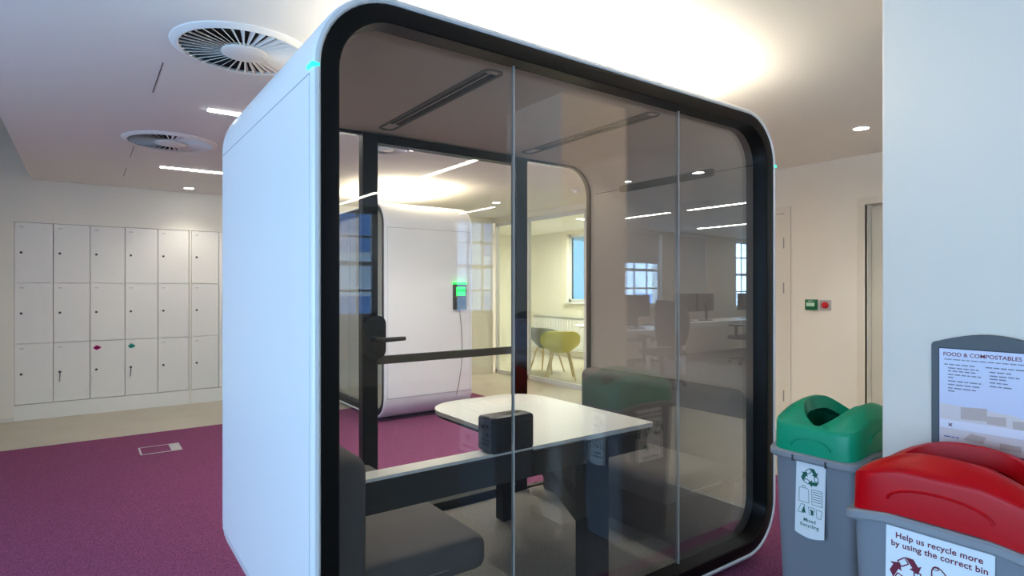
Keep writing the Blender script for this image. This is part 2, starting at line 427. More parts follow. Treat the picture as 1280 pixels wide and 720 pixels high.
def strip(x0, x1, y0, y1, label, H=H):
    t = thing('linear_light', label, 'ceiling light', ((x0+x1)/2, (y0+y1)/2, H), 0, 'linear ceiling lights')
    a, b = (x1-x0)/2, (y1-y0)/2
    box('housing', FRAMEW, -a-.006, a+.006, -b-.006, b+.006, -.004, .012, t)
    box('diffuser', LED, -a, a, -b, b, -.008, -.004, t)
sw = .028
strip(.09, 1.29, 2.44-sw, 2.44+sw, 'white linear ceiling light peeping out beside the top left of the large pod')
strip(.03, 1.23, 4.63-sw, 4.63+sw, 'white linear ceiling light above the lockers, running behind the large pod')
strip(2.0, 3.05, 2.44-sw, 2.44+sw, 'added white linear fill light behind the large pod, hidden by its door head')  # unseen strip added to brighten the gap between the pods
for i, (u, a, b, lb) in enumerate(((2.22, -3.72, -2.55, 'white linear office ceiling light mirrored in the pod door glass beside a round diffuser'),
                      (2.22, -5.85, -4.7, 'white linear office ceiling light mirrored at the left edge of the pod glass'),
                      (4.02, -5.8, -4.9, 'short white linear office light mirrored above the green-lit display'),
                      (6.47, -3.55, -2.5, 'white linear office ceiling light mirrored highest at the right of the pod glass'),
                      (6.47, -4.95, -3.9, 'white linear office ceiling light mirrored beside the column in the pod glass'),
                      (8.8, -5.1, -3.95, 'white linear office ceiling light mirrored lowest at the right of the pod glass'))):
    strip(u-sw, u+sw, a, b, lb)
strip(-2.6, -1.4, 3.6-sw, 3.6+sw, 'added white linear fill light on the raised ceiling before the left end of the lockers', HH)  # added out of view to lighten the lockers
strip(8.8-sw, 8.8+sw, -3.6, -2.5, 'added white linear fill light over the office aisle before the far desk')  # added where the glass never mirrors it, to brighten the office
strip(10.9-sw, 10.9+sw, -5.1, -4.0, 'added white linear fill light over the right end of the far office desk')  # another unseen strip put in for office brightness
strip(10.9-sw, 10.9+sw, -3.6, -2.5, 'added white linear fill light nearest the office end wall')  # last of the added strips that lift the mirrored office
strip(1.1, 2.5, 1.75-sw, 1.75+sw, 'added white linear fill light close behind the large pod, hidden by its roof')  # added behind the roof edge to light the smaller pod's side
strip(5.9, 7.0, 5.4-sw, 5.4+sw, 'white linear ceiling light inside the glazed meeting room')

def downlight(x, y, label, power=12, spot=110, col=(1, .93, .82)):
    t = thing('downlight', label, 'ceiling light', (x, y, H), 0, 'round recessed downlights')
    bm = bmesh.new(); n = 28
    loft(bm, [[(a*math.cos(2*PI*k/n), a*math.sin(2*PI*k/n), z) for k in range(n)] for a, z in ((.048, 0), (.048, -.006), (.056, -.006), (.06, 0))], close=True)
    obj('trim_ring', bm, FRAMEW, t)
    bm = bmesh.new(); lathe(bm, [(.047, -.004), (.047, -.001)], 0, 0, 24); obj('lens', bm, DOWN, t)
    ld = bpy.data.lights.new('downlight_beam', 'SPOT'); ld.energy = power; ld.color = col; ld.spot_size = R(spot); ld.spot_blend = .7; ld.shadow_soft_size = .05
    lo = bpy.data.objects.new('downlight_beam', ld); COL.objects.link(lo); lo.location = (x, y, H-.02)
downlight(3.86, .24, 'round downlight in the ceiling beside the white column', 20)
downlight(3.82, 4.69, 'round downlight in the ceiling in front of the glazed meeting room', 20)
downlight(.41, 5.80, 'round downlight in the ceiling just in front of the lockers', 9)
downlight(3.86, 2.5, 'added round fill downlight hidden behind the large pod, near the right wall', 18)  # unseen downlight, added for brightness behind the pod
downlight(1.6, 2.65, 'added round fill downlight hidden behind the door head of the large pod', 30, 125)  # added out of sight to brighten the smaller pod's panel
downlight(2.3, 2.5, 'added round fill downlight hidden behind the large pod, facing the smaller pod side', 30, 125)  # second added beam onto the smaller pod's side panel
downlight(4.06, -2.5, 'round downlight mirrored next to the column reflection in the pod glass', 20)
downlight(4.27, -1.76, 'round downlight mirrored in the right pane of the pod glass', 20)
downlight(-.8, 5.75, 'round downlight above the leftmost lockers', 0.1) if False else None
t = thing('smoke_detector', 'small white smoke detector on the ceiling near the meeting room', 'smoke detector', (4.0, 3.34, H))
bm = bmesh.new(); lathe(bm, [(.055, 0), (.055, -.012), (.045, -.018)], 0, 0, 24); obj('base', bm, FRAMEW, t)
bm = bmesh.new(); lathe(bm, [(.035, -.018), (.035, -.035), (.02, -.042)], 0, 0, 24); obj('sensor', bm, FRAMEW, t)

# ------------------------------------------------------------------ pods
def ring(bm, loops_def, W, Hh, z0, r, n=10):
    """closed loft of rounded-rectangle loops: (inset, y)"""
    L = []
    for off, y in loops_def:
        L.append([(x, y, z) for x, z in rr(off, W-off, z0+off, z0+Hh-off, max(.01, r-off), n)])
    loft(bm, L, close=True)
def pod(label, loc, rz, W, D, Hh, lining, front_splits, gmat_f, rear=None, side_led=True):
    t = thing('office_pod', label, 'pod', loc, rz)
    z0 = .03; r = .25; e = .02
    bm = bmesh.new()
    ring(bm, [(e+.002, 0.0), (e-.004, -.004), (.006, -.001), (.001, .006), (0, .018), (0, D-.018), (.001, D-.006), (.006, D+.001), (e-.004, D+.004), (e+.002, D),
              (.03, D-.03), (.03, .03)], W, Hh, z0, r, 12)
    # the ring above is inset-based: shift so black frame starts at x=e
    sh = obj('shell', bm, PODWHITE, t)
    bm = bmesh.new(); ring(bm, [(.031, .066), (.06, .066), (.06, D-.034), (.031, D-.034)], W, Hh, z0, r, 12)
    ln = obj('lining', bm, lining, t)
    for nm, ya, yb in (('front_frame', 0, 1), ('rear_frame', 1, 0)):
        bm = bmesh.new()
        s = lambda q: q if ya == 0 else D-q
        dp = .08 if ya == 0 else .035
        ring(bm, [(e+.004, s(.001)), (e+.009, s(-.001)), (.072 if ya else .074, s(.002)), (.074 if ya else .078, s(.006)), (.074 if ya else .078, s(dp)), (.029, s(dp)), (.029, s(.03))], W, Hh, z0, r, 12)
        obj(nm, bm, PODBLACK, t)
    # seams / side panels
    for sx in (0, 1):
        x0, x1 = (-.0025, .01) if sx == 0 else (W-.01, W+.0025)
        bm = bmesh.new(); rbox(bm, x0, x1, .03, D-.03, .255, 1.965, .0022, 1)
        obj('side_panel', bm, PODWHITE, t)
        xg = (-.0006, .01) if sx == 0 else (W-.01, W+.0006)
        bm = bmesh.new(); rbox(bm, *xg, .028, D-.028, .251, 1.969); obj('panel_seam', bm, mat('seam_grey', srgb(150, 158, 170), .6), t)
        if side_led:
            xl = (-.005, .02) if sx == 0 else (W-.02, W+.005)
            bm = bmesh.new(); rbox(bm, *xl, -.004, .046, 1.979, 1.993, .004, 3); obj('status_light', bm, GREENLED, t)
    # front glazing
    zi0, zi1 = z0+.07, z0+Hh-.07
    edges = [.070]+front_splits+[W-.070]
    rc = r-.075
    for i in range(len(edges)-1):
        a, b = edges[i]+.003, edges[i+1]-.003
        pts = []
        lft, rgt = i == 0, i == len(edges)-2
        def corner(cx, cz, a0, rnd, px, pz):
            if rnd:
                for k in range(9): q = R(a0+90*k/8); pts.append((cx+rc*math.cos(q), cz+rc*math.sin(q)))
            else: pts.append((px, pz))
        corner(b-rc, zi1-rc, 0, rgt, b, zi1); corner(a+rc, zi1-rc, 90, lft, a, zi1)
        corner(a+rc, zi0+rc, 180, lft, a, zi0); corner(b-rc, zi0+rc, 270, rgt, b, zi0)
        bm = bmesh.new(); prism(bm, pts, .062, .072, 'y'); g = obj('glass_panel', bm, gmat_f, t, smooth=False)
    for x in front_splits:
        box('glass_joint', EDGE, x-.0028, x+.0028, .061, .073, zi0+.008, zi1-.008, t)
    bm = bmesh.new()
    box('pod_floor', PODFLOOR if lining is FELT else lining, .09, W-.09, .085, D-.085, z0+.06, z0+.075, t)
    for fx in (.3, W-.3):
        for fy in (.2, D-.2):
            bm = bmesh.new(); lathe(bm, [(.03, 0.006), (.03, .012), (.012, .014), (.012, z0+.03)], fx, fy, 16); obj('foot', bm, BLACK, t)
    return t
PW, PD, PH = 2.367, 1.34, 2.21
pod1 = pod('large white meeting pod with black-framed glass front in the middle of the room', (-.02, 0, 0), 0, PW, PD, PH, FELT, [.74, 1.667], GF)
# ceiling slots
def slot(x, y0, y1, z, w=.085):
    bm = bmesh.new()
    o = rr(x-w/2, x+w/2, y0, y1, w*.35, 5); i = rr(x-w/2+.012, x+w/2-.012, y0+.012, y1-.012, w*.25, 5)
    loft(bm, [[(a, b, z+.002) for a, b in o], [(a, b, z-.005) for a, b in o], [(a, b, z-.005) for a, b in i], [(a, b, z+.002) for a, b in i]], close=True)
    v = obj('air_slot', bm, mat('slot_grey', srgb(96, 90, 86), .6), pod1)
    bm = bmesh.new(); rbox(bm, x-w/2+.014, x-.008, y0+.05, y1-.12, z-.003, z+.001); rbox(bm, x+.004, x+w/2-.014, y0+.05, y1-.12, z-.003, z+.001)
    bmesh.ops.create_circle
    tube(bm, [(x, y0+.05, z), (x, y0+.05, z-.003)], .0)if False else None
    obj('slot_opening', bm, mat('slot_dark', srgb(34, 28, 26), .9), v)
zc = .03+PH-.06
slot(.72+.02, .17, 1.19, zc); slot(1.63+.02, .17, 1.19, zc)
box('wall_seam', DARKGAP, PW-.062, PW-.0585, .08, PD-.08, 1.999, 2.003, pod1)
bm = bmesh.new(); prism(bm, rr(.32, 1.04, 1.98, 2.025, .02, 6), PW-.064, PW-.058, 'x'); obj('air_slot', bm, mat('slot_dark', srgb(34, 28, 26), .9), pod1)
# rear glazing: side panes and framed door
yr0, yr1 = PD-.046, PD-.037
zi0, zi1 = .1, 2.17
def rear_pane(a, b, lft, rgt):
    rc = .175; pts = []
    for cx, cz, a0, rnd, px, pz in ((b-rc, zi1-rc, 0, rgt, b, zi1), (a+rc, zi1-rc, 90, lft, a, zi1), (a+rc, zi0+rc, 180, lft, a, zi0), (b-rc, zi0+rc, 270, rgt, b, zi0)):
        if rnd:
            for k in range(9): q = R(a0+90*k/8); pts.append((cx+rc*math.cos(q), cz+rc*math.sin(q)))
        else: pts.append((px, pz))
    bm = bmesh.new(); prism(bm, pts, yr0, yr1, 'y'); return obj('glass_panel', bm, GR, pod1, smooth=False)
rear_pane(.075, .652, True, False); rear_pane(1.728, PW-.075, False, True)
bm = bmesh.new()
y0, y1 = PD-.072, PD-.012
for a, b in ((.653, .735), (1.643, 1.727)): rbox(bm, a, b, y0, y1, .1, 2.168, .002, 1)
rbox(bm, .735, 1.643, y0, y1, 2.125, 2.168); rbox(bm, .735, 1.643, y0, y1, .1, .15)
dr = obj('door', bm, PODBLACK, pod1)
box('door_glass', GR, .735, 1.643, yr0, yr1, .15, 2.125, dr)
box('door_band', mat('band_dark', srgb(60, 55, 50), .15, spec=.8), .735, 1.643, yr0-.02, yr0-.001, .955, 1.0, dr, r=.003, seg=1)  # dark band across the door glass
bm = bmesh.new(); prism(bm, rr(.655, .772, .99, 1.215, .045, 6), y0-.02, y0, 'y'); obj('lock_plate', bm, mat('lock_black', srgb(14, 14, 15), .18), dr)
bm = bmesh.new(); tube(bm, [(.71, y0-.02, 1.09), (.71, y0-.06, 1.09), (.73, y0-.066, 1.09), (.86, y0-.066, 1.093)], [.013, .013, .014, .011], 10); obj('door_handle', bm, BLACK, dr)

pod2 = pod('smaller white office pod standing behind the large pod, side panel facing it', (1.87, 5.57, 0), R(-90), 1.77, 1.02, 2.21, FELTW, [.62], GR, side_led=False)
box('back_panel', FELTW, .08, 1.69, .93, .95, .1, 2.17, pod2)
box('desk_shelf', WHITE, .1, 1.67, .5, .9, 1.0, 1.025, pod2)
box('shelf_bracket', BLACKM, .5, .54, .55, .9, .92, 1.0, pod2)

# wall device on pod 2
t = thing('display', 'small black wall display with green-lit screen on the side of the smaller pod', 'display', (2.72, 3.799, 1.27))
bm = bmesh.new(); rbox(bm, -.078, .078, -.035, 0, -.14, .13, .006, 2); obj('body', bm, mat('device_grey', srgb(54, 52, 46), .4), t)
box('light_bar', GSCREEN, -.078, .078, -.036, 0, .1315, .15, t)
box('screen', GSCREEN, -.052, .058, -.037, -.034, .01, .1, t)
box('card_reader', mat('device_dark', srgb(26, 26, 28), .3), -.06, .06, -.038, -.034, -.1, -.03, t)
box('button', mat('btn_amber', srgb(200, 200, 60), .4), -.06, -.048, -.039, -.034, -.004, .006, t)
bm = bmesh.new(); pts = [(.0, -.015, -.135)]
for k in range(1, 15): q = k/14; pts.append((.0+.055*math.sin(q*2.4)-.075*q*q, -.012-.004*math.sin(q*3), -.135-.92*q))
tube(bm, pts, .003, 6)
obj('cable', bm, mat('cable_grey', srgb(90, 90, 88), .5), t)

# ------------------------------------------------------------------ pod interior furniture (floor at z=.105)
PF = .105
def sofa(side, label):
    t = thing('bench_seat', label, 'bench', (0.045 if side < 0 else 2.282, .09, PF), 0, 'benches inside the large pod')
    s = 1 if side < 0 else -1
    def b(name, x0, x1, y0, y1, z0, z1, r, seg=4, m=SOFA):
        xa, xb = sorted((s*x0, s*x1)); return box(name, m, xa, xb, y0, y1, z0-PF, z1-PF, t, r, seg)
    b('seat', .13, .62, .05, 1.16, .33, .46, .045)
    b('base', .0, .50, .10, 1.12, PF, .328, .012, 2, mat('bench_base', srgb(70, 66, 64), .8))
    b('backrest', .0, .15, .02, 1.17, .34, .83, .05)
    bm = bmesh.new(); xa = s*.2; xb = s*.45
    tube(bm, [(xa, .049, .375-PF), (xb, .049, .375-PF)], .0022, 6); obj('piping', bm, mat('piping', srgb(150, 148, 145), .6), t)
    return t
sofa(-1, 'dark grey upholstered bench on the left inside the large pod')
sofa(1, 'dark grey upholstered bench on the right inside the large pod')

t = thing('meeting_table', 'white meeting table with black legs inside the large pod', 'table', (1.235, .147, PF))
pts = []
def arc(cx, cy, r, a0, a1, n=10):
    for k in range(n+1): a = R(a0+(a1-a0)*k/n); pts.append((cx+r*math.cos(a), cy+r*math.sin(a)))
arc(.33, .012, .012, 270, 360, 3); arc(.345-.19, .985-.19, .19, 0, 90, 12); arc(-.345+.22, .985-.22, .22, 90, 180, 12); pts += [(-.345, .2)]
pts += [(-.36, .0)]
bm = bmesh.new(); prism(bm, pts, .725-PF, .745-PF, 'z'); obj('tabletop', bm, WHITE, t, smooth=False)
bm = bmesh.new(); prism(bm, [(x*.985, y*.985+.004) for x, y in pts], .712-PF, .7245-PF, 'z'); obj('tabletop_edge', bm, BLACKM, t, smooth=False)
box('leg', BLACKM, -.075, .06, .005, .075, 0, .712-PF, t, r=.004, seg=1)
box('leg', BLACKM, .045, .105, .78, .85, 0, .712-PF, t, r=.004, seg=1)
bm = bmesh.new()
M = Matrix.Translation((0, .30, .40-.02)) @ Matrix.Rotation(R(31), 4, 'X')
rbox(bm, -.03, .03, -.31, .31, -.035, .035, .003, 1, M); obj('brace', bm, BLACKM, t)
# beam along the front
DARKB = mat('beam_dark', srgb(58, 55, 52), .6, spec=.2)
x0 = .052-1.235
box('front_beam', DARKB, x0, -.076, .0, .075, .627-PF, .733-PF, t, r=.003, seg=1)
box('beam_cap', WHITE, x0, -.362, .002, .078, .734-PF, .745-PF, t)
box('under_rail', BLACKM, -.076, .33, .03, .06, .62-PF, .70-PF, t)

t = thing('desktop_unit', 'black boxy unit with ports on its side at the near edge of the white table', 'device', (.77, .185, .746))
bm = bmesh.new()
pr = rr(-.095, .095, 0.0, .135, .012, 4)
loft(bm, [[(x*.94+.006, -.05, z*.97+.001) for x, z in pr], [(x, -.044, z) for x, z in pr], [(x, .0, z) for x, z in pr], [(x*.96, .05, z*.96) for x, z in pr]], cap0=True, cap1=True)
obj('body', bm, mat('unit_black', srgb(14, 15, 17), .35), t)
bm = bmesh.new(); rbox(bm, -.0965, -.094, -.04, .038, .012, .125, .001, 1); sp = obj('port_panel', bm, mat('unit_grey', srgb(70, 74, 84), .4), t)
bm = bmesh.new()
for y, z in ((-.02, .1), (.01, .095), (-.02, .07)): rbox(bm, -.099, -.096, y-.006, y+.006, z-.006, z+.006)
rbox(bm, -.099, -.096, -.03, .02, .03, .036); rbox(bm, -.099, -.096, -.03, .02, .045, .05); obj('port', bm, BLACK, sp)
bm = bmesh.new(); rbox(bm, -.08, .085, -.053, -.049, .015, .11, .001, 1); obj('front_recess', bm, BLACK, t)
bm = bmesh.new(); tube(bm, [(.094, 0, .045), (.108, 0, .04), (.112, 0, .025), (.106, 0, .01), (.098, 0, .006)], .004, 6); obj('cable_loop', bm, BLACK, t)

# ------------------------------------------------------------------ right wall fittings
t = thing('break_glass_unit', 'green emergency door release box on the right wall', 'door release', (UR, 1.046, 1.21))
bm = bmesh.new(); rbox(bm, -.03, 0, -.052, .052, -.047, .047, .004, 2); obj('body', bm, GREENB, t)
box('window', mat('pale_green', srgb(190, 225, 200), .4), -.032, -.029, -.036, .036, -.014, .018, t)
box('label', mat('pale_green', srgb(190, 225, 200), .4), -.032, -.029, -.02, .02, .03, .036, t)
t = thing('push_button', 'red round push button on a silver plate beside the green box', 'button', (UR+.003, .925, 1.208))
bm = bmesh.new(); rbox(bm, -.012, 0, -.048, .048, -.045, .045, .003, 1); obj('plate', bm, SILVER, t)
bm = bmesh.new()
loft(bm, [[(x, a*math.cos(2*PI*k/20), a*math.sin(2*PI*k/20)) for k in range(20)] for x, a in ((-.012, .03), (-.02, .03), (-.024, .026), (-.034, .024), (-.04, .016))], cap0=True, cap1=True)
obj('button', bm, REDB, t)

# ------------------------------------------------------------------ recycling bins (long axis = local x, broad faces = local +-y)
def sup(a, hx, hy, n):
    c, s = math.cos(a), math.sin(a)
    return (hx*math.copysign(abs(c)**(2/n), c), hy*math.copysign(abs(s)**(2/n), s))
BZ = .72
def zo(x, hx): return .028*max(0., 1-(x/hx)**2)
def make_bin(label, loc, rz, lidm, hx, hy):
    t = thing('recycling_bin', label, 'recycling bin', loc, rz, 'recycling bins beside the pod')
    n = 72; A = [2*PI*(k+.5)/n for k in range(n)]
    # body
    prof = [(.0, .80), (.012, .83), (.10, .85), (.62, .955), (.70, .965)]
    L = [[(sup(a, hx*s, hy*s, 9)[0], sup(a, hx*s, hy*s, 9)[1], z+(zo(sup(a, hx*s, hy*s, 9)[0], hx) if z > .65 else 0)) for a in A] for z, s in prof]
    L += [[(*sup(a, hx*.93, hy*.92, 9), .70) for a in A], [(*sup(a, hx*.78, hy*.78, 9), .03) for a in A]]
    bm = bmesh.new(); loft(bm, L, cap0=True, cap1=True); obj('body', bm, BINGREY, t)
    bm = bmesh.new()
    L = [[(sup(a, hx*s+d, hy*s+d, 9)[0], sup(a, hx*s+d, hy*s+d, 9)[1], z+zo(sup(a, hx*s+d, hy*s+d, 9)[0], hx)) for a in A] for z, s, d in ((.692, .95, .0), (.692, 1, .006), (.70, 1, .012), (.716, 1, .012), (.722, 1, .006), (.722, .93, .0))]
    loft(bm, L, close=True)
    rm = obj('rim', bm, RIMGREY, t)
    for yy in (-.38, .38):
        box('clip', DGREY, -hx-.0135, -hx+.0, hy*yy-.004, hy*yy+.004, .69, .714, rm, r=.001, seg=1)
    # lid
    def T(x, y):
        s, w = x/hx, abs(y/hy)
        ar = max(0., 1-abs(s)**2.3)
        base = BZ+.090+.060*ar                                   # top of the outer wall
        ridge = (.034*ar+.012)*max(0., 1-abs((w-.50)/.50)**2.)      # long ridges either side
        groove = -.006*math.exp(-((w-.60)/.025)**2)*ar
        trough = -.020*max(0., 1-(w/.6)**2)*max(0., 1-abs(s)**4)
        mid = .0
        return base+ridge+groove+trough+mid
    def T2(x, y):   # ease down to the outer wall so the shoulder is round
        s, w = abs(x/hx), abs(y/hy); d = max(s, w)
        e = max(0., (d-.9)/.1)
        return T(x, y)-.008*e*e
    bm = bmesh.new(); nr = 16
    loops = []
    hsx, hsy = .78, .60
    inn = [sup(a, hx*hsx, hy*hsy, 2.3) for a in A]; out = [sup(a, hx*.975, hy*.975, 7) for a in A]
    loops.append([(p[0]*.95, p[1]*.9, T(*p)-.05) for p in inn])
    loops.append([(p[0]*.99, p[1]*.98, T(*p)-.012) for p in inn])
    for i in range(nr+1):
        q = i/nr
        lp = []
        for p, o in zip(inn, out):
            x, y = p[0]*(1-q)+o[0]*q, p[1]*(1-q)+o[1]*q
            lp.append((x, y, T2(x, y)))
        loops.append(lp)
    loops.append([(o[0]*1.012, o[1]*1.012, T2(*o)-.012) for o in out])
    loops.append([(o[0]*1.02, o[1]*1.02, BZ+.001+zo(o[0], hx)) for o in out])
    loops.append([(o[0]*.97, o[1]*.97, BZ+.001+zo(o[0], hx)) for o in out])
    # continuous inside skin so the lid has thickness
    loops.append([(o[0]*.95, o[1]*.95, T2(*o)-.025) for o in out])
    loops.append([(p[0]*1.03, p[1]*1.05, T(*p)-.05) for p in inn])
    loft(bm, loops, close=True)
    # embossed arcs on the end wall and the broad wall
    for kk in range(2):
        pts = []
        for k in range(13):
            a = PI*k/12
            if kk == 0: pts.append((-hx*1.0, -hy*.45*math.cos(a), BZ+.028+.036*math.sin(a)))
            else: pts.append((-hx*.52*math.cos(a), -hy*1.0, BZ+.062+.040*math.sin(a)))
        tube(bm, pts, .0036, 6)
    obj('lid', bm, lidm, t)
    bm = bmesh.new(); rbox(bm, -hx*.85, hx*.85, -hy*.85, hy*.85, .60, .604); obj('dark_plate', bm, mat('bin_dark_plate', srgb(10, 10, 10), .6), t)  # black plate stands for the shade inside the bin opening
    return t
def recycle_arrows(bm, cx, cz, s, y):
    """three chasing arrows as flat plates in the x-z plane at y"""
    for k in range(3):
        a = R(90-120*k)
        def P(px, pz):
            x = px*math.cos(a-R(90))-pz*math.sin(a-R(90)); z = px*math.sin(a-R(90))+pz*math.cos(a-R(90))
            return (cx+x*s, y, cz+z*s)
        body = [(-.1, .95), (.35, .95), (.62, .55), (.8, .66), (.62, .1), (.12, .28), (.3, .38), (.14, .60)]
        lo = [bm.verts.new(P(*p)) for p in body]; bm.faces.new(lo)
        fr = [(-.55, .55), (-.14, .9), (.08, .56), (-.32, .26)]
        for i in range(4):
            p0, p1 = Vector(fr[i]), Vector(fr[(i+1) % 4]); d = (p1-p0).normalized(); nn = Vector((-d.y, d.x))*.035
            bm.faces.new([bm.verts.new(P(*q)) for q in (p0-nn, p1-nn, p1+nn, p0+nn)])
def poly(bm, pts, y, th=.0):
    bm.faces.new([bm.verts.new((x, y, z)) for x, z in pts])
def outline(bm, pts, y, w):
    n = len(pts)
    for i in range(n):
        p0, p1 = Vector(pts[i]), Vector(pts[(i+1) % n]); d = (p1-p0).normalized(); nn = Vector((-d.y, d.x))*w/2; e = d*w/2
        poly(bm, [tuple(q) for q in (p0-nn-e, p1-nn+e, p1+nn+e, p0+nn-e)], y)
def flatmesh(name, bm, m, parent, M):
    bmesh.ops.transform(bm, matrix=M, verts=bm.verts)
    # give the print a hair of thickness
    r = bmesh.ops.extrude_face_region(bm, geom=list(bm.faces))
    vs = [v for v in r['geom'] if isinstance(v, bmesh.types.BMVert)]
    nrm = (M.to_3x3() @ Vector((0, -1, 0))).normalized()
    bmesh.ops.translate(bm, vec=nrm*.0003, verts=vs)
    return obj(name, bm, m, parent, smooth=False)
TXT = Matrix.Rotation(R(90), 4, 'X')          # text lies in x-z facing -y

# sticker plane transforms ------------------------------------------
def taper(h, s0=.955, z0=.62, s1=.85, z1=.10): return math.atan2(h*(s0-s1), (z0-z1))
def face_M(kind, hx, hy):
    """origin at the top of the body (z=.69) on one face; local x along the face, z up, -y outwards"""
    if kind == 'end':     # faces local -x
        a = taper(hx); return Matrix.Translation((-hx*.967-.0015, 0, .69)) @ Matrix.Rotation(R(-90), 4, 'Z') @ Matrix.Rotation(-a, 4, 'X')
    if kind == 'far_end': return Matrix.Translation((hx*.967+.0015, 0, .69)) @ Matrix.Rotation(R(90), 4, 'Z') @ Matrix.Rotation(-taper(hx), 4, 'X')
    if kind == 'broad':   # faces local -y
        a = taper(hy); return Matrix.Translation((0, -hy*.967-.0015, .715)) @ Matrix.Rotation(-a, 4, 'X')
    a = taper(hy); return Matrix.Translation((0, hy*.967+.0015, .715)) @ Matrix.Rotation(R(180), 4, 'Z') @ Matrix.Rotation(-a, 4, 'X')
def narrow_sticker(bin_, M):
    bm = bmesh.new(); w = .056; pts = [(-w, 0), (w, 0), (w, -.27)]
    for k in range(9): q = k/8; pts.append((w-2*w*q, -.27-.012*math.sin(PI*q)-.0*q))
    poly(bm, pts[::-1], 0); s = flatmesh('sticker', bm, STICK, bin_, M)
    bm = bmesh.new(); recycle_arrows(bm, 0, -.052, .036, -.0008)
    for x in (-.028, .004):                    # bag and newspaper outlines
        pass
    outline(bm, [(-.042, -.10), (-.036, -.097), (-.012, -.097), (-.006, -.102), (-.004, -.15), (-.042, -.15)], -.0008, .0015)
    outline(bm, [(-.030, -.097), (-.028, -.088), (-.020, -.088), (-.018, -.097)], -.0008, .0015)
    outline(bm, [(.006, -.096), (.044, -.096), (.046, -.152), (.008, -.152)], -.0008, .0015)
    for k in range(5): outline(bm, [(.011, -.104-k*.009), (.040, -.104-k*.009)], -.0008, .002)
    outline(bm, [(-.045, -.192), (-.034, -.16), (-.020, -.16), (-.022, -.192)], -.0008, .0015); poly(bm, [(-.032, -.19), (-.022, -.164), (-.015, -.19)], -.0008)
    outline(bm, [(-.006, -.165), (.018, -.165), (.014, -.192), (0, -.192)], -.0008, .0015); poly(bm, [(.002, -.17), (.014, -.176), (.012, -.192), (.006, -.192)], -.0008)
    outline(bm, [(.024, -.168), (.046, -.168), (.042, -.198), (.028, -.198)], -.0008, .0015)
    flatmesh('recycling_symbols', bm, INKG, s, M)
    text_mesh('lettering', 'Mixed', .019, INKG, s, M @ Matrix.Translation((0, -.0009, -.222)) @ TXT, 'CENTER', .0001)
    text_mesh('lettering', 'Recycling', .019, INKG, s, M @ Matrix.Translation((0, -.0009, -.241)) @ TXT, 'CENTER', .0001)
def broad_sticker(bin_, M, ink, w=.12, h=.30):
    bm = bmesh.new(); poly(bm, [(-w, -h), (w, -h), (w, .0), (-w, .0)], 0); s = flatmesh('sticker', bm, STICK, bin_, M)
    text_mesh('lettering', 'Help us recycle more', .0215, ink, s, M @ Matrix.Translation((.0, -.0009, -.034)) @ TXT, 'CENTER', .00035, 1.03)
    text_mesh('lettering', 'by using the correct bin', .0215, ink, s, M @ Matrix.Translation((.0, -.0009, -.057)) @ TXT, 'CENTER', .00035, 1.03)
    bm = bmesh.new(); recycle_arrows(bm, -.068, -.118, .042, -.0008)
    def ell(cx, cz, rx, rz, rot, n=20):
        o = []
        for k in range(n):
            a = 2*PI*k/n; x, z = rx*math.cos(a), rz*math.sin(a)
            o.append((cx+x*math.cos(rot)-z*math.sin(rot), cz+x*math.sin(rot)+z*math.cos(rot)))
        return o
    outline(bm, ell(.012, -.118, .019, .042, R(22)), -.0008, .003)           # bottle-like outline
    poly(bm, ell(.017, -.125, .008, .026, R(22)), -.0008)
    outline(bm, ell(-.002, -.084, .006, .003, R(10)), -.0008, .002)
    poly(bm, [(.075, -.105), (.083, -.094), (.097, -.110), (.105, -.15), (.085, -.16)], -.0008)                # food scrap
    outline(bm, [(.088, -.094), (.094, -.084)], -.0008, .002)
    outline(bm, ell(-.05, -.205, .03, .02, 0), -.0008, .0025); outline(bm, ell(.03, -.21, .026, .026, 0), -.0008, .0025); poly(bm, ell(.03, -.21, .014, .014, 0), -.0008)
    flatmesh('recycling_symbols', bm, ink, s, M)
    text_mesh('lettering', 'Food & Compostables' if ink is INKR else 'Mixed Recycling', .0185, ink, s, M @ Matrix.Translation((.0, -.0009, -.268)) @ TXT, 'CENTER', .0005)
HX, HY = .225, .165
gb = make_bin('grey bin with green lid and narrow Mixed Recycling sticker, beside the pod glass', (1.70+HX, -.508, 0), 0, GREEN, HX, HY)
narrow_sticker(gb, face_M('end', HX, HY))
broad_sticker(gb, face_M('back', HX, HY), INKG, .10, .28)
rb = make_bin('grey bin with red lid and large white sticker, in front of the column', (1.25+HY, -1.067, 0), R(-90), RED, HX, HY)
broad_sticker(rb, face_M('broad', HX, HY), INKR)

# ------------------------------------------------------------------ poster sign on the column
t = thing('poster_sign', 'dark grey framed poster headed FOOD & COMPOSTABLES above the red bin', 'sign', (1.669, -1.067, 0), R(-90))
# local: x to the right when looking at it, -y outwards
pts = [(-.145, .74), (.145, .74)]
for k in range(0, 7): a = R(90*k/6); pts.append((.145-.014+.014*math.cos(a), 1.178+.014*math.sin(a)))
for k in range(1, 12): q = k/12; pts.append((.131-.262*q, 1.192+.027*math.sin(PI*q)))
for k in range(0, 7): a = R(90+90*k/6); pts.append((-.131+.014*math.cos(a), 1.178+.014*math.sin(a)))
bm = bmesh.new()
loft(bm, [[(x, 0, z) for x, z in pts], [(x, -.022, z) for x, z in pts], [(x*.985, -.026, 1.0+(z-1)*.99) for x, z in pts]], cap0=True, cap1=True)
obj('frame', bm, mat('sign_grey', srgb(84, 88, 92), .5), t)
box('bezel', mat('sign_navy', srgb(40, 42, 58), .5), -.124, .124, -.0275, -.024, .868, 1.174, t)
ps = box('poster', mat('poster_paper', srgb(214, 214, 236), .25), -.121, .121, -.029, -.0265, .871, 1.171, t)
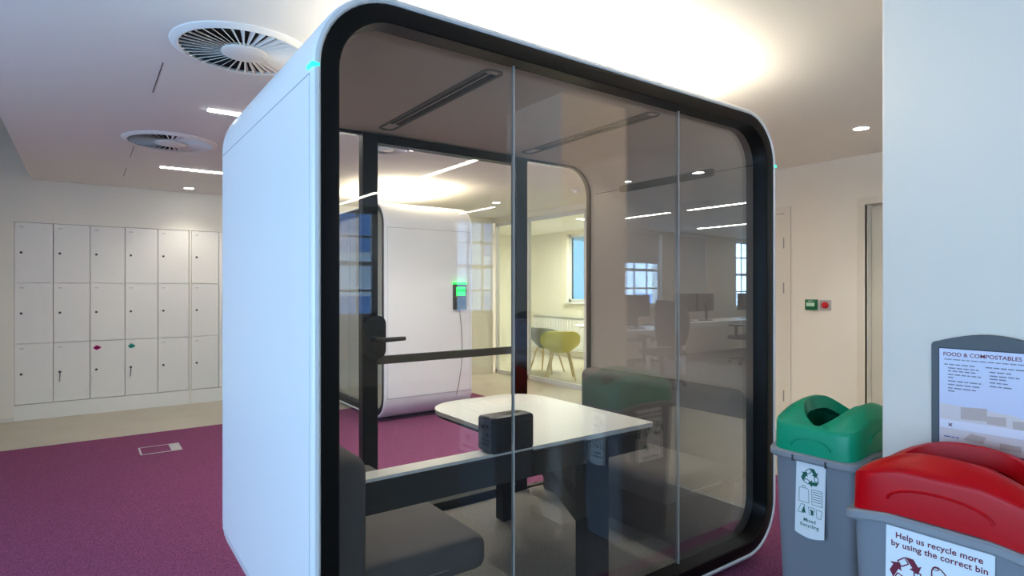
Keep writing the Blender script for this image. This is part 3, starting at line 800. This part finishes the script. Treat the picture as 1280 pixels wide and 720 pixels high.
def T3(x, z): return Matrix.Translation((x, -.0292, z)) @ TXT
text_mesh('lettering', 'FOOD & COMPOSTABLES', .0168, INKR, ps, T3(-.111, 1.149), 'LEFT', .0002)
bm = bmesh.new()
rnd = random.Random(2)
def words(x0, x1, z, h=.0035):
    x = x0
    while x < x1-.006:
        w = min(rnd.uniform(.008, .02), x1-x); poly(bm, [(x, z), (x+w, z), (x+w, z+h), (x, z+h)], -.0293); x += w+.003
words(-.108, .09, 1.137, .003)
for z, a, b in ((1.121, -.108, -.03), (1.110, -.098, -.02), (1.101, -.098, -.028), (1.090, -.098, -.015), (1.081, -.098, -.075), (1.070, -.098, -.014), (1.059, -.098, -.010), (1.048, -.098, -.02), (1.039, -.098, -.075),
                (1.121, -.004, .09), (1.108, .006, .062), (1.097, .006, .075), (1.088, .006, .045), (1.077, .006, .056), (1.066, .006, .064)): words(a, b, z)
flatmesh('small_print', bm, INKGREY, ps, Matrix.Identity(4))
PHO = mat('poster_photo', srgb(222, 208, 206), .4); PHO2 = mat('poster_photo_brown', srgb(196, 176, 168), .4)
bm = bmesh.new(); poly(bm, [(-.119, .873), (.119, .873), (.119, .972), (.06, .99), (-.119, 1.0)], -.0292); flatmesh('printed_photo', bm, PHO, ps, Matrix.Identity(4))
bm = bmesh.new()
for p in ([(-.065, .958), (-.065, .995), (0, 1.0), (.0, .962)], [(.0, .955), (.0, .978), (.045, .982), (.045, .955)], [(.06, .95), (.06, .974), (.115, .978), (.115, .95)], [(-.06, .896), (-.01, .892), (-.002, .914), (-.04, .918)], [(.03, .886), (.08, .886), (.08, .904), (.03, .904)]):
    bm = bmesh.new(); poly(bm, p, -.0296); flatmesh('printed_box', bm, PHO2, ps, Matrix.Identity(4))
bm = bmesh.new(); poly(bm, [(-.119, .925), (.119, .925), (.119, .951), (-.119, .951)], -.0299); flatmesh('printed_band', bm, mat('band_white', srgb(232, 228, 238), .4), ps, Matrix.Identity(4))
bm = bmesh.new()
for cx, cz in ((-.092, .936), (.098, .938)):
    for s in (1, -1): outline(bm, [(cx-.004, cz-.004*s), (cx+.004, cz+.004*s)], -.0303, .0022)
words(-.075, .085, .940, .002); words(-.03, .035, .932, .002)
flatmesh('printed_crosses', bm, INKR, ps, Matrix.Identity(4))
bm = bmesh.new(); words(-.108, -.07, .897, .003); flatmesh('printed_mark', bm, mat('mark_blue', srgb(60, 80, 160), .5), ps, Matrix.Identity(4))

# ------------------------------------------------------------------ meeting room furniture
def tub_chair(loc, rz, m, label, top=.72):
    t = thing('tub_chair', label, 'chair', loc, rz, 'tub chairs in the meeting room')
    bm = bmesh.new(); n = 24
    # closed shell: seat bowl with high back that wraps round (back towards local -y)
    loops = []
    def pt(a, q, inn):
        # a angle, q height fraction
        c, s = math.cos(a), math.sin(a)
        back = max(0., -s)**.8*.5+.5 if s < 0 else .5*(1-s)**1.2
        rx, ry = .30, .27
        rad = .45+.55*math.sin(min(1, q*1.15)*PI/2)
        top_z = .44+(top-.44)*min(1., back*1.1)+.0
        z = .40+(top_z-.40)*q
        k = rad-(.05 if inn else 0)
        return (rx*k*c, ry*k*s, z+(.02 if inn else 0))
    out = [[pt(2*PI*k/n, q, False) for k in range(n)] for q in (0, .12, .3, .55, .8, 1)]
    inn = [[pt(2*PI*k/n, q, True) for k in range(n)] for q in (.97, .8, .55, .3, .12, 0)]
    loft(bm, out+inn, cap0=True, cap1=True); obj('shell', bm, m, t)
    for sx in (-1, 1):
        for sy in (-1, 1):
            bm = bmesh.new(); tube(bm, [(sx*.12, sy*.1, .40), (sx*.21, sy*.2, 0)], [.018, .011], 10); obj('leg', bm, WOOD, t)
    return t
tub_chair((5.24, 5.06, 0), R(-36), YELLOW, 'yellow tub chair with pale wooden legs behind the meeting room glass')
tub_chair((5.52, 5.72, 0), R(-70), CHGREY, 'grey tub chair with wooden legs behind the yellow one')
t = thing('round_table', 'small round white table in the meeting room beside the yellow chair', 'table', (6.35, 5.35, 0))
bm = bmesh.new(); lathe(bm, [(.40, .72), (.41, .73), (.41, .74), (.40, .745)], 0, 0, 40); obj('tabletop', bm, WHITE, t)
bm = bmesh.new(); tube(bm, [(0, 0, .02), (0, 0, .72)], .03, 14); obj('pedestal', bm, WHITE, t)
bm = bmesh.new(); lathe(bm, [(.25, 0), (.25, .01), (.04, .03)], 0, 0, 32); obj('base', bm, WHITE, t)
t = thing('radiator', 'white panel radiator under the meeting room window', 'radiator', (7.19, 7.3, 0))
bm = bmesh.new(); rbox(bm, -.09, -.02, -.8, .8, .14, .76, .006, 1); obj('panel', bm, FRAMEW, t)
bm = bmesh.new(); [rbox(bm, -.098, -.088, -.78+k*.08, -.755+k*.08, .17, .73) for k in range(20)]; obj('fins', bm, FRAMEW, t)
bm = bmesh.new(); rbox(bm, -.1, -.01, -.8, .8, .765, .785); obj('grille', bm, mat('radiator_grille', srgb(170, 172, 168), .5), t)
bm = bmesh.new(); rbox(bm, -.02, .01, -.7, -.66, .2, .7); rbox(bm, -.02, .01, .66, .7, .2, .7); obj('bracket', bm, FRAMEW, t)
bm = bmesh.new(); tube(bm, [(-.05, -.7, 0), (-.05, -.7, .16)], .01, 8); tube(bm, [(-.05, .7, 0), (-.05, .7, .16)], .01, 8); obj('pipe', bm, FRAMEW, t)

# ------------------------------------------------------------------ office behind the camera (seen mirrored in the pod glass)
def desk(x0, x1, y0, y1, label):
    t = thing('desk', label, 'desk', (x0, y0, 0.005), 0, 'white office desks')
    w, d = x1-x0, y1-y0
    box('desktop', WHITE, 0, w, 0, d, .70, .73, t, r=.004, seg=1)
    for x in (0.02, w-.07):
        for y in (.02, d-.07): box('leg', FRAMEW, x, x+.05, y, y+.05, 0, .70, t)
    box('rail', FRAMEW, .07, w-.07, d-.06, d-.03, .64, .70, t)
    return t
desk(5.0, 7.1, -4.85, -4.05, 'near white office desk with a single screen, mirrored in the pod glass')
desk(8.0, 11.3, -5.55, -4.85, 'far white office desk with paired screens, mirrored in the pod glass')
mon = [None]
def monitor(x, y, rz, label):
    if mon[0] is None:
        t = thing('monitor', label, 'monitor', (x, y, .735), rz, 'black desktop monitors')
        bm = bmesh.new(); rbox(bm, -.28, .28, -.02, .02, .18, .52, .006, 2); obj('screen', bm, mat('monitor_black', srgb(44, 44, 48), .4), t)
        box('maker_badge', STEEL, -.04, .04, .020, .0225, .33, .345, t)
        bm = bmesh.new(); rbox(bm, -.03, .03, .02, .04, .02, .34, .003, 1); obj('stand', bm, BLACK, t)
        bm = bmesh.new(); rbox(bm, -.11, .11, -.08, .10, 0, .015, .004, 1); obj('base', bm, BLACK, t)
        mon[0] = t
    else:
        t = dup(mon[0]); t.location = (x, y, .735); t.rotation_euler.z = rz; t['label'] = label
monitor(6.35, -4.45, R(8), 'single black monitor standing on the near office desk')
monitor(8.55, -5.2, R(4), 'black monitor on the far office desk, left of the touching pair')
monitor(9.14, -5.2, R(-4), 'black monitor on the far office desk, right of the touching pair')
monitor(10.5, -5.2, R(0), 'black monitor alone at the right end of the far office desk')
och = [None]
def office_chair(x, y, rz, label):
    if och[0] is None:
        t = thing('office_chair', label, 'office chair', (x, y, .005), rz, 'dark office chairs')
        bm = bmesh.new(); rbox(bm, -.25, .25, -.24, .24, .44, .51, .03, 3); obj('seat', bm, MESHG, t)
        bm = bmesh.new()
        rows = []
        for i in range(8):
            q = i/7; w = .2+.05*math.sin(PI*q)+.02*q; z = .58+.6*q; y_ = .24+.05*math.sin(PI*(q+.2))*.8+.04*q
            rows.append([(x_*w, y_+.05*abs(x_)**2*-1, z+(.02*abs(x_)**3 if i == 7 else 0)) for x_ in [-1+.25*k for k in range(9)]]
                        +[(x_*w, y_+.025+.05*abs(x_)**2*-1, z+(.02*abs(x_)**3 if i == 7 else 0)) for x_ in [1-.25*k for k in range(9)]])
        loft(bm, rows, cap0=True, cap1=True); obj('backrest', bm, MESHG, t)
        bm = bmesh.new(); rbox(bm, -.03, .03, .20, .33, .40, .44); rbox(bm, -.025, .025, .285, .325, .42, .8, .005, 1); obj('back_support', bm, BLACK, t)
        for s in (-1, 1):
            bm = bmesh.new(); rbox(bm, s*.27-.02, s*.27+.02, -.02, .02, .46, .68); rbox(bm, s*.27-.04, s*.27+.04, -.14, .12, .68, .71, .01, 2); rbox(bm, min(s*.27, s*.2), max(s*.27, s*.2), -.02, .02, .44, .47); obj('armrest', bm, BLACK, t)
        bm = bmesh.new(); tube(bm, [(0, 0, .1), (0, 0, .44)], .028, 12); obj('column', bm, BLACK, t)
        for k in range(5):
            a = 2*PI*k/5+.3; c, s = math.cos(a), math.sin(a)
            bm = bmesh.new(); tube(bm, [(0, 0, .11), (c*.3, s*.3, .075)], [.03, .016], 8); lg = obj('leg', bm, BLACK, t)
            bm = bmesh.new(); tube(bm, [(c*.3-s*.02, s*.3+c*.02, .03), (c*.3+s*.02, s*.3-c*.02, .03)], .03, 12); obj('caster', bm, BLACK, lg)
        och[0] = t
    else:
        t = dup(och[0]); t.location = (x, y, .005); t.rotation_euler.z = rz; t['label'] = label
office_chair(7.35, -5.15, R(160), 'dark office chair beyond the end of the near office desk')
office_chair(9.05, -4.25, R(10), 'dark office chair in front of the paired office screens')
office_chair(10.1, -4.4, R(-15), 'dark office chair in front of the lone office screen')
office_chair(5.9, -3.55, R(20), 'dark office chair on the near side of the single-screen desk')

# ------------------------------------------------------------------ lights
w = bpy.data.worlds.new('sky'); sc.world = w; w.use_nodes = True
bg = w.node_tree.nodes['Background']; bg.inputs['Color'].default_value = (.40, .67, 1.0, 1); bg.inputs['Strength'].default_value = 4.5
def area(name, loc, sx, sy, power, col, rot=(0, 0, 0)):
    ld = bpy.data.lights.new(name, 'AREA'); ld.shape = 'RECTANGLE'; ld.size = sx; ld.size_y = sy; ld.energy = power; ld.color = col
    o = bpy.data.objects.new(name, ld); COL.objects.link(o); o.location = loc; o.rotation_euler = rot; return o
area('pod_roof_uplight', (1.45, .55, 2.29), 1.4, .7, 23, (1, .93, .78), (PI, 0, 0))
area('small_pod_roof_uplight', (2.4, 4.6, 2.29), .7, 1.2, 18, (1, .9, .72), (PI, 0, 0))
for sx_ in (.72, 1.63):  # added spots that brighten the table; the slots themselves are dark
    ld = bpy.data.lights.new('table_fill_spot', 'SPOT'); ld.energy = 13; ld.color = (1, .97, .88); ld.spot_size = R(105); ld.spot_blend = .8; ld.shadow_soft_size = .02
    lo = bpy.data.objects.new('table_fill_spot', ld); COL.objects.link(lo); lo.location = (sx_, .75, 2.16)
    lo.rotation_euler = (0, R(14 if sx_ < 1 else -14), 0); lo.rotation_euler.y *= -1
area('meeting_room_lamp', (6.4, 6.0, 2.40), 1.6, 1.2, 45, (1, .98, .88))

sc.view_settings.view_transform = 'Standard'; sc.view_settings.look = 'None'
sc.view_settings.gamma = 1; sc.view_settings.use_curve_mapping = False
sc.view_settings.exposure = 1.06
cy = sc.cycles
cy.transparent_max_bounces = 32; cy.max_bounces = 10; cy.diffuse_bounces = 5; cy.glossy_bounces = 5
cy.use_denoising = True
cy.sample_clamp_indirect = 6
cy.caustics_reflective = False; cy.caustics_refractive = False
